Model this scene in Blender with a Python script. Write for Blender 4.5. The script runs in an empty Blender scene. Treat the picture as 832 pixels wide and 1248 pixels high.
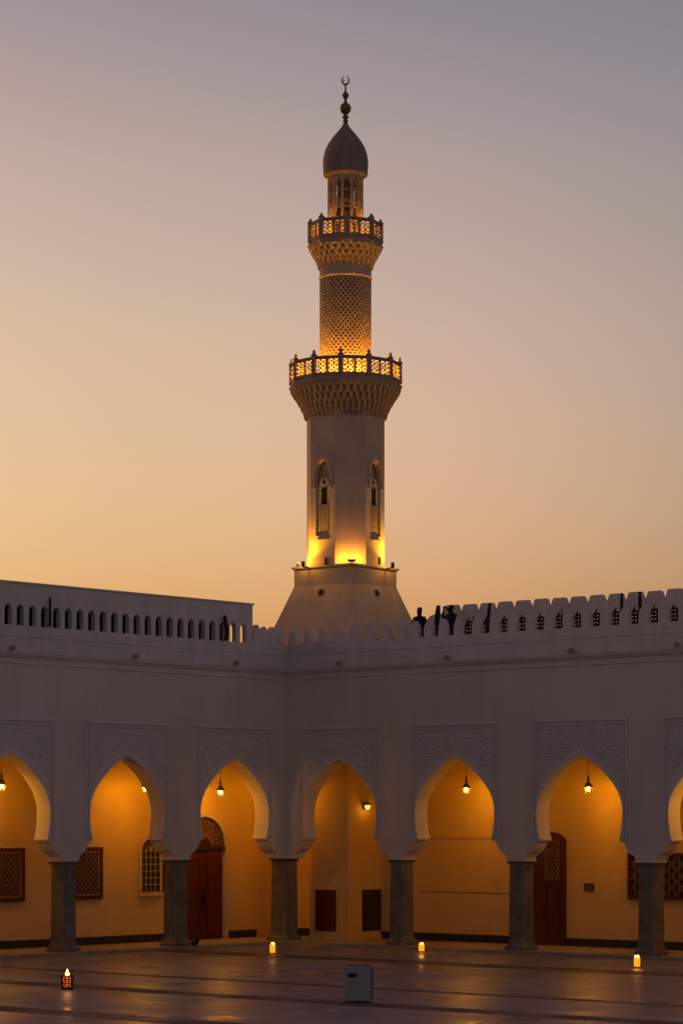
import bpy, bmesh, math, random
from mathutils import Vector, Matrix
from mathutils.geometry import tessellate_polygon
random.seed(7)
R = math.radians
scene = bpy.context.scene
COL = scene.collection

# ------------------------------------------------------------------ materials
def new_mat(name):
    m = bpy.data.materials.new(name); m.use_nodes = True
    nt = m.node_tree; b = nt.nodes['Principled BSDF']
    return m, nt, b

def surf(name, col, rough=0.8, var=0.15, scale=1.5, fine=14, bump=0.15, bdist=0.02, metal=0.0, tint=None, streak=0.0, spec=0.5):
    m, nt, b = new_mat(name); N = nt.nodes; L = nt.links
    b.inputs['Roughness'].default_value = rough
    b.inputs['Metallic'].default_value = metal
    b.inputs['Specular IOR Level'].default_value = spec
    tc = N.new('ShaderNodeTexCoord')
    n1 = N.new('ShaderNodeTexNoise'); n1.inputs['Scale'].default_value = scale; n1.inputs['Detail'].default_value = 6
    n1.inputs['Roughness'].default_value = 0.62
    L.new(tc.outputs['Object'], n1.inputs['Vector'])
    cr = N.new('ShaderNodeValToRGB')
    c2 = tint or tuple(c*(1-var*2) for c in col)
    cr.color_ramp.elements[0].position = 0.32; cr.color_ramp.elements[0].color = (*c2, 1)
    cr.color_ramp.elements[1].position = 0.68; cr.color_ramp.elements[1].color = (*col, 1)
    L.new(n1.outputs['Fac'], cr.inputs['Fac'])
    out = cr.outputs['Color']
    if streak:
        mp = N.new('ShaderNodeMapping'); mp.inputs['Scale'].default_value = (3.2, 3.2, 0.22)
        L.new(tc.outputs['Object'], mp.inputs['Vector'])
        n3 = N.new('ShaderNodeTexNoise'); n3.inputs['Scale'].default_value = 1.3; n3.inputs['Detail'].default_value = 5
        L.new(mp.outputs['Vector'], n3.inputs['Vector'])
        r3 = N.new('ShaderNodeMapRange'); r3.inputs['From Min'].default_value = 0.35; r3.inputs['From Max'].default_value = 0.65
        r3.inputs['To Min'].default_value = 1-streak; r3.inputs['To Max'].default_value = 1.0
        L.new(n3.outputs['Fac'], r3.inputs['Value'])
        mx = N.new('ShaderNodeVectorMath'); mx.operation = 'SCALE'
        L.new(out, mx.inputs[0]); L.new(r3.outputs['Result'], mx.inputs['Scale']); out = mx.outputs['Vector']
    L.new(out, b.inputs['Base Color'])
    if bump:
        n2 = N.new('ShaderNodeTexNoise'); n2.inputs['Scale'].default_value = fine; n2.inputs['Detail'].default_value = 5
        L.new(tc.outputs['Object'], n2.inputs['Vector'])
        bp = N.new('ShaderNodeBump'); bp.inputs['Strength'].default_value = bump; bp.inputs['Distance'].default_value = bdist
        L.new(n2.outputs['Fac'], bp.inputs['Height']); L.new(bp.outputs['Normal'], b.inputs['Normal'])
    return m

def emis(name, col, strength):
    m, nt, b = new_mat(name)
    b.inputs['Base Color'].default_value = (*col, 1)
    b.inputs['Emission Color'].default_value = (*col, 1)
    b.inputs['Emission Strength'].default_value = strength
    return m

def marble(name, base, vein, rough, slab=0.0, scale=0.5, spec=0.5, row=None, lum=1.0):
    m, nt, b = new_mat(name); N = nt.nodes; L = nt.links
    tc = N.new('ShaderNodeTexCoord')
    mp = N.new('ShaderNodeMapping'); mp.inputs['Rotation'].default_value = (0, 0, 0 if slab else 0.3)
    L.new(tc.outputs['Object'], mp.inputs['Vector'])
    n1 = N.new('ShaderNodeTexNoise'); n1.inputs['Scale'].default_value = scale; n1.inputs['Detail'].default_value = 8
    n1.inputs['Distortion'].default_value = 1.6
    L.new(mp.outputs['Vector'], n1.inputs['Vector'])
    cr = N.new('ShaderNodeValToRGB'); e = cr.color_ramp.elements
    e[0].position = 0.36; e[0].color = (*vein, 1); e[1].position = 0.58; e[1].color = (*base, 1)
    L.new(n1.outputs['Fac'], cr.inputs['Fac'])
    out = cr.outputs['Color']
    hgt = n1.outputs['Fac']
    b.inputs['Specular IOR Level'].default_value = spec
    if slab:
        br = N.new('ShaderNodeTexBrick'); br.inputs['Scale'].default_value = 1.0
        br.inputs['Brick Width'].default_value = slab; br.inputs['Row Height'].default_value = row or slab*0.6
        br.inputs['Mortar Size'].default_value = 0.012; br.inputs['Mortar Smooth'].default_value = 0.3
        br.inputs['Color1'].default_value = (1, 1, 1, 1); br.inputs['Color2'].default_value = (.84, .83, .83, 1)
        br.inputs['Mortar'].default_value = (.34, .30, .28, 1)
        L.new(mp.outputs['Vector'], br.inputs['Vector'])
        mx = N.new('ShaderNodeMix'); mx.data_type = 'RGBA'; mx.blend_type = 'MULTIPLY'; mx.inputs['Factor'].default_value = 1
        L.new(out, mx.inputs['A']); L.new(br.outputs['Color'], mx.inputs['B']); out = mx.outputs['Result']
        n5 = N.new('ShaderNodeTexNoise'); n5.inputs['Scale'].default_value = 0.35; n5.inputs['Detail'].default_value = 5
        L.new(mp.outputs['Vector'], n5.inputs['Vector'])
        rr = N.new('ShaderNodeMapRange'); rr.inputs['From Min'].default_value = .3; rr.inputs['From Max'].default_value = .7
        rr.inputs['To Min'].default_value = rough*0.7; rr.inputs['To Max'].default_value = rough*1.7
        L.new(n5.outputs['Fac'], rr.inputs['Value']); L.new(rr.outputs['Result'], b.inputs['Roughness'])
        bp = N.new('ShaderNodeBump'); bp.inputs['Strength'].default_value = 0.25; bp.inputs['Distance'].default_value = 0.004
        L.new(br.outputs['Fac'], bp.inputs['Height']); bp.invert = True
        n6 = N.new('ShaderNodeTexNoise'); n6.inputs['Scale'].default_value = 2.2; n6.inputs['Detail'].default_value = 3
        L.new(mp.outputs['Vector'], n6.inputs['Vector'])
        bp2 = N.new('ShaderNodeBump'); bp2.inputs['Strength'].default_value = 0.35; bp2.inputs['Distance'].default_value = 0.012
        L.new(n6.outputs['Fac'], bp2.inputs['Height']); L.new(bp.outputs['Normal'], bp2.inputs['Normal'])
        L.new(bp2.outputs['Normal'], b.inputs['Normal'])
    else:
        b.inputs['Roughness'].default_value = rough
    L.new(out, b.inputs['Base Color'])
    return m

M = {
 'plaster': surf('white_plaster', (.70, .63, .60), .85, .08, .45, 22, .25, .01, streak=.06),
 'plaster_top': surf('white_plaster_parapet', (.68, .65, .65), .85, .08, 1.3, 22, .25, .01, streak=.07),
 'carved': surf('carved_stucco', (.66, .65, .67), .85, .06, 2.5, 40, .2, .01),
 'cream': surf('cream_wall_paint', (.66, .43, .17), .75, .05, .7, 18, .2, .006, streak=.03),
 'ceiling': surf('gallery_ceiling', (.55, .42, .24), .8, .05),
 'pier': marble('grey_marble_pier', (.17, .155, .135), (.11, .10, .085), .45, scale=1.1),
 'dark_stone': surf('dark_stone_skirting', (.022, .016, .013), .5, .1),
 'wood': surf('red_brown_wood', (.13, .012, .006), .5, .15, 4, 30, .2, .004, streak=.3),
 'wood_and_shade_dark': surf('dark_wood_and_shade', (.045, .012, .006), .55, .15, 4, 30, .2, .004),
 'lattice': surf('carved_wood_lattice', (.25, .12, .048), .6, .15, 6, 30, .1, .004),
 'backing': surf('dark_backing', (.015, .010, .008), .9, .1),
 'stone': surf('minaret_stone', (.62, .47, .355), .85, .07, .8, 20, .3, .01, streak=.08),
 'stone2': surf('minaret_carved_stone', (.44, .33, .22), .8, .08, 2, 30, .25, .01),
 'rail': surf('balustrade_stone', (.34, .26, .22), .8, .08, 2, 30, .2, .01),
 'domem': surf('dome_lead_plaster', (.33, .265, .235), .75, .14, 3, 26, .35, .01, streak=.25),
 'bronze': surf('aged_bronze', (.22, .14, .07), .5, .15, 5, 30, .1, .003, metal=.3),
 'black': surf('matt_black', (.012, .011, .011), .75, .1),
 'iron': surf('wrought_iron', (.02, .016, .014), .6, .1, metal=.4),
 'bin': surf('grey_painted_metal', (.28, .285, .31), .5, .06, 3, 20, .1, .003),
 'bin_side': surf('grey_painted_metal_dark', (.10, .10, .11), .5, .06, 3, 20, .1, .003),
 'paving': marble('pale_marble_paving', (.27, .27, .30), (.15, .15, .165), .32, slab=3.2, scale=.45, row=1.1),
 'band': marble('dark_marble_band', (.10, .065, .055), (.06, .04, .035), .55, slab=.9, scale=3.0, row=.55),
 'band2': marble('patterned_marble_band', (.14, .09, .075), (.08, .06, .055), .55, slab=.36, scale=3.5, row=.18),
 'gfloor': marble('gallery_floor_marble', (.36, .29, .22), (.30, .24, .18), .4, slab=2.4, scale=.8, row=1.2),
 'bulb': emis('lit_bulb', (1, .55, .16), 9),
 'bulb_dim': emis('dim_bulb', (1, .40, .08), .6),
 'flame': emis('candle_flame', (1, .5, .10), 2.6),
 'wax': emis('glowing_wax', (1, .27, .01), .55),
 'ember': emis('ember_glow', (1, .16, .01), .45),
 'skin': surf('skin', (.20, .11, .07), .6, .05),
 'cloth': surf('black_clothing', (.012, .012, .014), .9, .1),
 'plaque': surf('bronze_plaque', (.06, .045, .035), .5, .1),
 'uplens': emis('lit_floodlight_lens', (1, .5, .1), 2),
}
def glass_mat():
    m, nt, b = new_mat('lamp_glass')
    b.inputs['Base Color'].default_value = (1, .8, .5, 1); b.inputs['Roughness'].default_value = .1
    b.inputs['Transmission Weight'].default_value = 1.0; b.inputs['IOR'].default_value = 1.1
    b.inputs['Alpha'].default_value = .35
    return m
M['glass'] = glass_mat()
def wglass():
    m, nt, b = new_mat('window_glass')
    b.inputs['Base Color'].default_value = (.03, .02, .015, 1); b.inputs['Roughness'].default_value = .15
    return m
M['wglass'] = wglass()

# ------------------------------------------------------------------ mesh helpers
X = Vector((1, 0, 0)); Y = Vector((0, 1, 0)); Z = Vector((0, 0, 1))
def BM(): return bmesh.new()
def link(name, bm, mat, parent=None, smooth=False, loc=None):
    me = bpy.data.meshes.new(name)
    bmesh.ops.recalc_face_normals(bm, faces=bm.faces[:])
    bm.to_mesh(me); bm.free()
    me.materials.append(M[mat] if isinstance(mat, str) else mat)
    if smooth:
        for p in me.polygons: p.use_smooth = True
    o = bpy.data.objects.new(name, me); COL.objects.link(o)
    if parent: o.parent = parent
    if loc: o.location = loc
    return o
def tag(o, label=None, cat=None, group=None, kind=None):
    if label: o['label'] = label
    if cat: o['category'] = cat
    if group: o['group'] = group
    if kind: o['kind'] = kind
    return o
def empty(name, loc, rz=0, label=None, cat=None, group=None):
    o = bpy.data.objects.new(name, None); COL.objects.link(o)
    o.empty_display_size = .2
    o.location = loc; o.rotation_euler = (0, 0, rz)
    return tag(o, label, cat, group)
def copy_tree(o, parent=None):
    c = o.copy(); COL.objects.link(c)
    if parent is not None: c.parent = parent
    for ch in list(o.children): copy_tree(ch, c)
    return c

def quad(bm, a, b, c, d):
    try: bm.faces.new((a, b, c, d))
    except ValueError: pass
def box(bm, x0, x1, y0, y1, z0, z1, mtx=None):
    vs = [Vector((x, y, z)) for z in (z0, z1) for y in (y0, y1) for x in (x0, x1)]
    if mtx: vs = [mtx @ v for v in vs]
    v = [bm.verts.new(p) for p in vs]
    for f in ((0, 2, 3, 1), (4, 5, 7, 6), (0, 1, 5, 4), (2, 6, 7, 3), (0, 4, 6, 2), (1, 3, 7, 5)):
        bm.faces.new([v[i] for i in f])
def prism(bm, poly, O, U, V, N, depth):
    """poly of (u,v); front cap in plane O, extruded by depth along -N"""
    f = [bm.verts.new(O + U*p[0] + V*p[1]) for p in poly]
    b = [bm.verts.new(O + U*p[0] + V*p[1] - N*depth) for p in poly]
    tris = tessellate_polygon([[Vector((p[0], p[1], 0)) for p in poly]])
    for t in tris:
        try:
            bm.faces.new([f[i] for i in t]); bm.faces.new([b[i] for i in reversed(t)])
        except ValueError: pass
    n = len(poly)
    for i in range(n):
        j = (i+1) % n
        quad(bm, f[i], f[j], b[j], b[i])
def wprism(bm, poly, y0, depth):   # wing local: x along wall, y behind facade
    prism(bm, poly, Vector((0, y0, 0)), X, Z, -Y, depth)
def bar(bm, p0, p1, w, t, n):
    d = (p1-p0); l = d.length
    if l < 1e-5: return
    d.normalize(); s = d.cross(n).normalized()*(w/2); n = n.normalized()
    vs = []
    for p in (p0, p1):
        for a, b_ in ((-1, 0), (1, 0), (1, 1), (-1, 1)):
            vs.append(bm.verts.new(p + s*a + n*(t*b_)))
    for f in ((0, 1, 2, 3), (7, 6, 5, 4), (0, 4, 5, 1), (1, 5, 6, 2), (2, 6, 7, 3), (3, 7, 4, 0)):
        bm.faces.new([vs[i] for i in f])
def loft(bm, rings, cap=True, closed=True):
    vr = [[bm.verts.new(p) for p in r] for r in rings]
    n = len(rings[0])
    for a, b in zip(vr, vr[1:]):
        for i in range(n if closed else n-1):
            j = (i+1) % n
            quad(bm, a[i], a[j], b[j], b[i])
    if cap:
        bm.faces.new(list(reversed(vr[0]))); bm.faces.new(vr[-1])
def lathe(bm, prof, n=24, c=(0, 0), a0=0, cap=True):
    rings = []
    for r, z in prof:
        rings.append([Vector((c[0]+r*math.cos(a0+2*math.pi*k/n), c[1]+r*math.sin(a0+2*math.pi*k/n), z)) for k in range(n)])
    loft(bm, rings, cap)
def tube(bm, p0, p1, r, n=8, r1=None):
    d = (p1-p0).normalized(); a = d.orthogonal().normalized(); b = d.cross(a)
    r1 = r if r1 is None else r1
    loft(bm, [[p + (a*math.cos(2*math.pi*k/n)+b*math.sin(2*math.pi*k/n))*rr for k in range(n)] for p, rr in ((p0, r), (p1, r1))])
def ball(bm, c, r, sx=1, sy=1, sz=1, seg=12):
    ret = bmesh.ops.create_uvsphere(bm, u_segments=seg, v_segments=max(6, seg//2+2), radius=r)
    for v in ret['verts']: v.co = Vector((v.co.x*sx, v.co.y*sy, v.co.z*sz)) + Vector(c)

# ------------------------------------------------------------------ layout
HEYE = 4.2; F = 3100.0; HY = 1003.0
C = Vector((-1.985, 89.2, 0))
A_R = math.atan2(-.661, .7504); A_L = math.atan2(.7504, .661)
GZ = -.05; FZ = .06
BAY = 5.08
NB = 6
def ground_at(px, py, z=GZ):
    d = (HEYE - z)*F/(py-HY); return Vector(((px-416)/F*d, d, z))
def to_s(px, d, side):
    """pixel column to wing coordinate (x local) at depth d behind the facade"""
    a = A_R if side == 'R' else A_L
    ex = Vector((math.cos(a), math.sin(a), 0)); ey = Vector((-math.sin(a), math.cos(a), 0))
    O = C + ey*d; u = (px-416)/F
    return (u*O.y - O.x)/(ex.x - u*ex.y)

# arch profile of the big horseshoe openings (half width, height)
ARCH = [(2.17, 2.94), (2.17, 3.10), (2.11, 3.12), (2.11, 3.17), (2.0, 3.20), (1.90, 3.27), (1.82, 3.37), (1.77, 3.47), (1.76, 3.54), (1.68, 3.56),
        (1.68, 3.60), (1.55, 3.615), (1.54, 3.66), (1.585, 3.78), (1.62, 3.93), (1.655, 4.15), (1.675, 4.36), (1.68, 4.57), (1.655, 4.79), (1.59, 5.0), (1.475, 5.22),
        (1.31, 5.44), (1.11, 5.65), (.89, 5.85), (.635, 6.05), (.32, 6.24), (0, 6.40)]
def arch_hw(z):
    a = ARCH[12:]
    if z <= a[0][1]: return a[0][0]
    for (h0, z0), (h1, z1) in zip(a, a[1:]):
        if z0 <= z <= z1: return h0 + (h1-h0)*(z-z0)/(z1-z0)
    return -1
def bay_poly(c, x0, x1, zt, prof):
    zb = prof[0][1]
    p = [(x0, zt), (x0, zb)] + [(c-h, z) for h, z in prof] + [(c+h, z) for h, z in reversed(prof[:-1])] + [(x1, zb), (x1, zt)]
    return p
def small_arch(hw, z0, zs, zt, n=5):
    pr = [(hw, z0), (hw, zs)]
    for k in range(1, n+1):
        t = k/n; pr.append((hw*math.cos(t*math.pi/2)**.85 if k < n else 0, zs+(zt-zs)*(math.sin(t*math.pi/2)*.75+t*.25)))
    return pr

def lattice_bars(bm, x0, x1, z0, z1, y, pitch, w, t, ortho=True, diag=True):
    """fretwork clipped to a rectangle, in the wing plane, proud towards -y by t"""
    n = -Y
    if diag:
        c = x0 - (z1-z0)
        while c < x1:
            for sgn in (1, -1):
                # line x = c + (z-z0) or mirrored
                pts = []
                for z in (z0, z1):
                    pts.append((c + (z-z0), z))
                (xa, za), (xb, zb) = pts
                if xb <= x0 or xa >= x1: continue
                if xa < x0: za += x0-xa; xa = x0
                if xb > x1: zb -= xb-x1; xb = x1
                if sgn == -1: xa, xb = x0+x1-xa, x0+x1-xb
                bar(bm, Vector((xa, y, za)), Vector((xb, y, zb)), w, t, n)
            c += pitch
    if ortho:
        k = int((x1-x0)/pitch); st = (x1-x0)/max(k, 1)
        for i in range(1, k): bar(bm, Vector((x0+i*st, y-.001, z0)), Vector((x0+i*st, y-.001, z1)), w*.8, t*1.1, n)
        k = int((z1-z0)/pitch); st = (z1-z0)/max(k, 1)
        for i in range(1, k): bar(bm, Vector((x0, y-.002, z0+i*st)), Vector((x1, y-.002, z0+i*st)), w*.8, t*1.15, n)
def frame_rect(bm, x0, x1, z0, z1, y, w, t):
    box(bm, x0-w, x0, y-t, y, z0-w, z1+w); box(bm, x1, x1+w, y-t, y, z0-w, z1+w)
    box(bm, x0, x1, y-t, y, z1, z1+w); box(bm, x0, x1, y-t, y, z0-w, z0)

# ------------------------------------------------------------------ ground
bm = BM(); bmesh.ops.create_grid(bm, x_segments=2, y_segments=2, size=600)
tag(link('ground', bm, surf('sandy_ground', (.28, .23, .18), .95, .15, .2, 4, .3, .03), loc=(0, 0, GZ-.012)), kind='structure')
bm = BM()
box(bm, -32, 32, -88, 0, -.008, 0)
yard = link('courtyard_paving', bm, 'paving', loc=(C.x, C.y, GZ)); yard.rotation_euler = (0, 0, A_R)
# clip of the left part: paving lies under both wings (floors of the galleries sit on top)
tag(yard, kind='structure')
for d0, w, m_ in ((5.4, 1.5, 'band'), (15.9, .55, 'band2'), (20.2, 1.0, 'band2'), (26.6, 1.1, 'band2'), (34, 1.1, 'band2')):
    bm = BM(); box(bm, -20 if d0 < 30 else -30, 32, -d0-w, -d0, 0, .004)
    o = link('paving_band', bm, m_, loc=(C.x, C.y, GZ)); o.rotation_euler = (0, 0, A_R); tag(o, kind='structure')

# ------------------------------------------------------------------ wings
def make_wing(side):
    sg = 1 if side == 'R' else -1
    ang = A_R if side == 'R' else A_L
    root = empty('arcade_building', C, ang)
    if side == 'R':
        tag(root, 'right hand white arcade wing with horseshoe arches and flat topped merlons behind its parapet', 'building')
    else:
        tag(root, 'left hand white arcade wing with horseshoe arches and raised roof wall pierced by small arches', 'building')
    D = 3.4 if side == 'R' else 2.8
    TH = .62
    def rng(a, b): return (a, b) if side == 'R' else (-b, -a)      # s range to local x range
    END = NB*BAY
    def P(p): return root if p is None else p
    # gallery floor (raised step)
    bm = BM(); a, b = rng(.38 if side == 'L' else -D-.1, END)
    if side == 'R': box(bm, -2.85, END, -.38, D+.0, GZ, FZ)
    else: box(bm, -END, -.38, -.38, D, GZ, FZ)
    link('gallery_floor', bm, 'gfloor', root)
    # facade wall with arches
    bm = BM()
    for i in range(NB):
        c = sg*(BAY*(i+.5)); 
        x0, x1 = sorted((sg*BAY*i, sg*BAY*(i+1)))
        wprism(bm, bay_poly(c, x0, x1, 9.40, ARCH), 0, TH)
    if side == 'R': box(bm, -TH, 0, .0, TH, 2.94, 9.40)
    link('facade_wall', bm, 'plaster', root)
    # piers
    for i in range(NB+1):
        bm = BM(); s = BAY*i
        if i == 0:
            if side == 'L': continue
            x0, x1, y0, y1 = -.72, -.004, .004, .72
        else:
            x0, x1, y0, y1 = sg*s-.31, sg*s+.31, .01, .63
        cx, cy = (x0+x1)/2, (y0+y1)/2; hw = (x1-x0)/2
        e = .045    # chamfered shaft with a groove line
        def ring(h, z):
            return [Vector((cx+a_*h, cy+b_*h, z)) for a_, b_ in ((-1, -1+e/h), (-1+e/h, -1), (1-e/h, -1), (1, -1+e/h), (1, 1-e/h), (1-e/h, 1), (-1+e/h, 1), (-1, 1-e/h))]
        loft(bm, [ring(hw+.10, GZ if i == 0 else FZ), ring(hw+.10, FZ+.10), ring(hw+.05, FZ+.15), ring(hw, FZ+.30), ring(hw-.012, 1.6), ring(hw-.02, 2.82), ring(hw+.015, 2.86), ring(hw+.015, 2.938)])
        pr = link('pier', bm, 'pier', root)
        bm = BM(); box(bm, x0-.03, x1+.03, y0-.03, y1+.03, 2.90, 2.936)
        link('collar', bm, 'dark_stone', pr)
        if i > 0:
            # plaster cap just above the pier
            bm = BM(); box(bm, x0-.05, x1+.05, -.035, -.002, 2.945, 3.10)
            link('capital', bm, 'plaster', root)
    # panel mouldings + carved spandrels + archivolts
    for i in range(NB):
        c = sg*BAY*(i+.5)
        bm = BM(); PW = 1.85
        box(bm, c-PW-.02, c+PW+.02, -.05, -.002, 7.42, 7.52)
        box(bm, c-PW+.10, c+PW-.10, -.03, -.002, 7.32, 7.36)
        for s_ in (-1, 1):
            xa, xb = sorted((c+s_*PW, c+s_*(PW-.055))); box(bm, xa, xb, -.04, -.002, 3.62, 7.42)
            xa, xb = sorted((c+s_*(PW-.11), c+s_*(PW-.14))); box(bm, xa, xb, -.028, -.002, 3.64, 7.32)
        link('panel_moulding', bm, 'carved', root)
        # archivolt: ring strip following arch
        bm = BM(); a = ARCH[12:]
        outer, inner = [], []
        for (h, z) in a:
            t = (z-3.66)/(6.4-3.66)
            outer.append((h+.10*(1-t*.2) if h > 0 else 0, z + (.02+.12*t)))
            inner.append((h, z))
        full_o = [(c-h, z) for h, z in outer] + [(c+h, z) for h, z in reversed(outer[:-1])]
        full_i = [(c-h, z) for h, z in inner] + [(c+h, z) for h, z in reversed(inner[:-1])]
        full_o = [(min(max(x, c-PW+.145), c+PW-.145), z) for x, z in full_o]
        for k in range(len(full_o)-1):
            wprism(bm, [full_i[k], full_i[k+1], full_o[k+1], full_o[k]], -.022, .020)
        link('archivolt', bm, 'carved', root)
        # carved relief: star-and-cross field of little raised lozenges
        bm = BM(); pt = .19
        nz = int((7.30-3.9)/pt*2)
        for r_ in range(nz):
            z = 7.10 - r_*pt/2
            hwz = arch_hw(z-.2)
            for k in range(-10, 11):
                x = k*pt + (pt/2 if r_ % 2 else 0)
                if abs(x) > PW-.20 or (hwz > 0 and abs(x) < hwz+.21): continue
                q = .078 if (k + r_) % 3 else .060
                cz = (k*7+r_*3) % 5
                pts = [Vector((c+x-q, -.004, z)), Vector((c+x, -.004, z-q)), Vector((c+x+q, -.004, z)), Vector((c+x, -.004, z+q))]
                vs = [bm.verts.new(p) for p in pts]
                top = bm.verts.new(Vector((c+x, -.045-.006*cz, z)))
                for j in range(4): bm.faces.new((vs[j], vs[(j+1) % 4], top))
        for (xa, xb) in ((-(PW-.16), PW-.16),):
            for zz in (7.30, 7.19): bar(bm, Vector((c+xa, -.004, zz)), Vector((c+xb, -.004, zz)), .02, .02, -Y)
        link('carved_panel', bm, 'carved', root)
    # cornice and parapet
    p = .12
    def strip(bm, y0, z0, z1, y1=.35, extra=0):
        if side == 'R': box(bm, -.5, END, y0, y1, z0, z1)
        else: box(bm, -END, y0, y0, y1, z0, z1)
    bm = BM(); strip(bm, -.05, 9.403, 9.47); strip(bm, -.10, 9.472, 9.54)
    if True: strip(bm, -.03, 9.20, 9.26, -.002)
    link('cornice', bm, 'plaster', root)
    bm = BM(); strip(bm, -.12, 9.542, 10.40); strip(bm, -.14, 10.05, 10.075, -.122)
    link('parapet', bm, 'plaster_top', root)
    # merlons
    def merlon_mesh(w, h, th=.2):
        bm = BM(); hw = w/2
        poly = [(-hw, 0), (hw, 0), (hw, h*.52), (hw*.56, h*.79), (0, h), (-hw*.56, h*.79), (-hw, h*.52)]
        wprism(bm, poly, -.10, th); return bm
    if side == 'R':
        pos = [.42] + [1.12+.71*k for k in range(7)] + [5.97, 6.56, 7.18, 7.82] + [8.6+.735*k for k in range(29)]
        src = link('merlon', merlon_mesh(.33, .60), 'plaster_top', root)
    else:
        pos = [.30, .70, 1.10, 1.50]
        src = link('merlon', merlon_mesh(.385, .64), 'plaster_top', root)
    for k, s in enumerate(pos):
        o = src if k == 0 else src.copy()
        if k: COL.objects.link(o); o.parent = root
        o.location = (sg*s, 0, 10.398)
        o.scale = (1+random.uniform(-.05, .05), 1, 1+random.uniform(-.06, .05)); o.rotation_euler = (0, random.uniform(-.015, .015), 0)
    # rear wall of gallery, skirting, ceiling, roof, outer wall
    bm = BM()
    if side == 'R': box(bm, -2.8, END, D, D+.4, GZ, 6.9)
    else: box(bm, -END, D+.6, D, D+.4, GZ, 6.9); 
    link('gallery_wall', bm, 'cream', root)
    bm = BM()
    if side == 'R': box(bm, 1.545, END, D-.03, D-.002, FZ, .33); box(bm, -2.79, -.27, D-.03, D-.002, FZ, .33)
    else: box(bm, -END, -2.34, D-.03, D-.002, FZ, .33); box(bm, -.0, 1.5, D-.03, D-.002, FZ, .33)
    link('skirting', bm, 'dark_stone', root)
    bm = BM()
    if side == 'R': box(bm, -2.8, END, TH+.003, D-.003, 6.75, 6.9)
    else: box(bm, -END, -.62, TH+.003, D-.003, 6.75, 6.9)
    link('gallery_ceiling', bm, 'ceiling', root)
    bm = BM()
    if side == 'R': box(bm, -9, END, .36, 8.2, 9.60, 9.74)
    else: box(bm, -END, -.37, .36, 8.2, 9.60, 9.735)
    link('roof', bm, 'plaster', root)
    bm = BM()
    if side == 'R': box(bm, -9, END, 8.0, 8.19, GZ, 9.597); box(bm, END-.2, END-.003, TH+.01, 7.99, GZ, 9.597)
    else: box(bm, -END, 8.2, 8.0, 8.19, GZ, 9.59); box(bm, -END+.003, -END+.2, TH+.01, 7.99, GZ, 9.597)
    link('outer_wall', bm, 'plaster', root)
    # inner wall-side of facade in cream is the same plaster; reveals take the lamp light
    if side == 'R':
        # stair block in the inner corner with two low panels
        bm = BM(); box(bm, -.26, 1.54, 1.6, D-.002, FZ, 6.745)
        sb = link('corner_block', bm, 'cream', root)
        bm = BM(); box(bm, -.26-.06, 1.54+.06, 1.54, D-.004, FZ+.001, FZ+.12); link('block_plinth', bm, 'cream', sb)
        bm = BM(); box(bm, .02, .98, 1.565, 1.598, .36, 1.82); link('door_panel', bm, 'wood', sb)
        bm = BM(); box(bm, 1.542, 1.57, 2.35, 3.36, .36, 1.82); link('door_panel', bm, 'wood_and_shade_dark', sb)
        for z in (3.65, 1.78):
            bm = BM(); box(bm, 3.3, 8.13, D-.012, D-.002, z-.014, z+.010); link('dado_line', bm, 'lattice', root)
        # cross shaped fitting
        bm = BM(); xs = to_s(607, D, 'R'); box(bm, xs-.16, xs+.16, D-.02, D-.002, 2.12, 2.17); box(bm, xs-.03, xs+.03, D-.025, D-.002, 1.9, 2.25)
        link('wall_bracket', bm, 'ceiling', root)
        # wooden door
        x0, x1 = 8.15, 9.70
        bm = BM(); n = (x0+x1)/2
        outl = [(x0, FZ), (x0, 3.66), (x0+.3, 3.84), (n, 3.93), (x1-.3, 3.84), (x1, 3.66), (x1, FZ)]
        wprism(bm, outl, D-.10, .097); dr = link('door', bm, 'wood', root)
        bm = BM(); lattice_bars(bm, x0+.80, x1-.28, 2.35, 3.55, D-.104, .17, .03, .02, ortho=False); frame_rect(bm, x0+.80, x1-.28, 2.35, 3.55, D-.102, .05, .03); link('fretwork', bm, 'lattice', dr)
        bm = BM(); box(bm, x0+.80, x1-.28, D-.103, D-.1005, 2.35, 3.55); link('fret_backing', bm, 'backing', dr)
        bm = BM(); frame_rect(bm, x0+.80, x1-.28, .35, 2.10, D-.102, .06, .03)
        box(bm, x1-.09, x1-.02, D-.14, D-.102, FZ, 3.6); link('door_stile', bm, 'wood', dr)
        bm = BM(); tube(bm, Vector((x0+.72, D-.16, 1.15)), Vector((x0+.72, D-.16, 1.4)), .02); link('handle', bm, 'iron', dr)
        bm = BM(); box(bm, 8.4, 9.75, D-.014, D-.002, 4.40, 4.43); box(bm, 9.72, 9.75, D-.014, D-.002, .31, 4.399); link('wall_moulding', bm, 'cream', root)
        # lattice window
        x0, x1 = 12.33, 15.2
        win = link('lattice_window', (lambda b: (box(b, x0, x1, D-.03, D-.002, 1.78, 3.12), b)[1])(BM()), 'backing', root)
        bm = BM(); frame_rect(bm, x0, x1, 1.78, 3.12, D-.002, .09, .09); link('window_frame', bm, 'wood', win)
        bm = BM(); lattice_bars(bm, x0, x1, 1.78, 3.12, D-.032, .19, .034, .03, diag=False); lattice_bars(bm, x0, x1, 1.78, 3.12, D-.030, .38, .028, .02, ortho=False); link('fretwork', bm, 'lattice', win)
        x0, x1 = 17.4, 20
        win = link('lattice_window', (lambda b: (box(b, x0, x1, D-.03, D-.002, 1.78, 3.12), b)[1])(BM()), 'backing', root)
        bm = BM(); frame_rect(bm, x0, x1, 1.78, 3.12, D-.002, .09, .09); link('window_frame', bm, 'wood', win)
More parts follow.
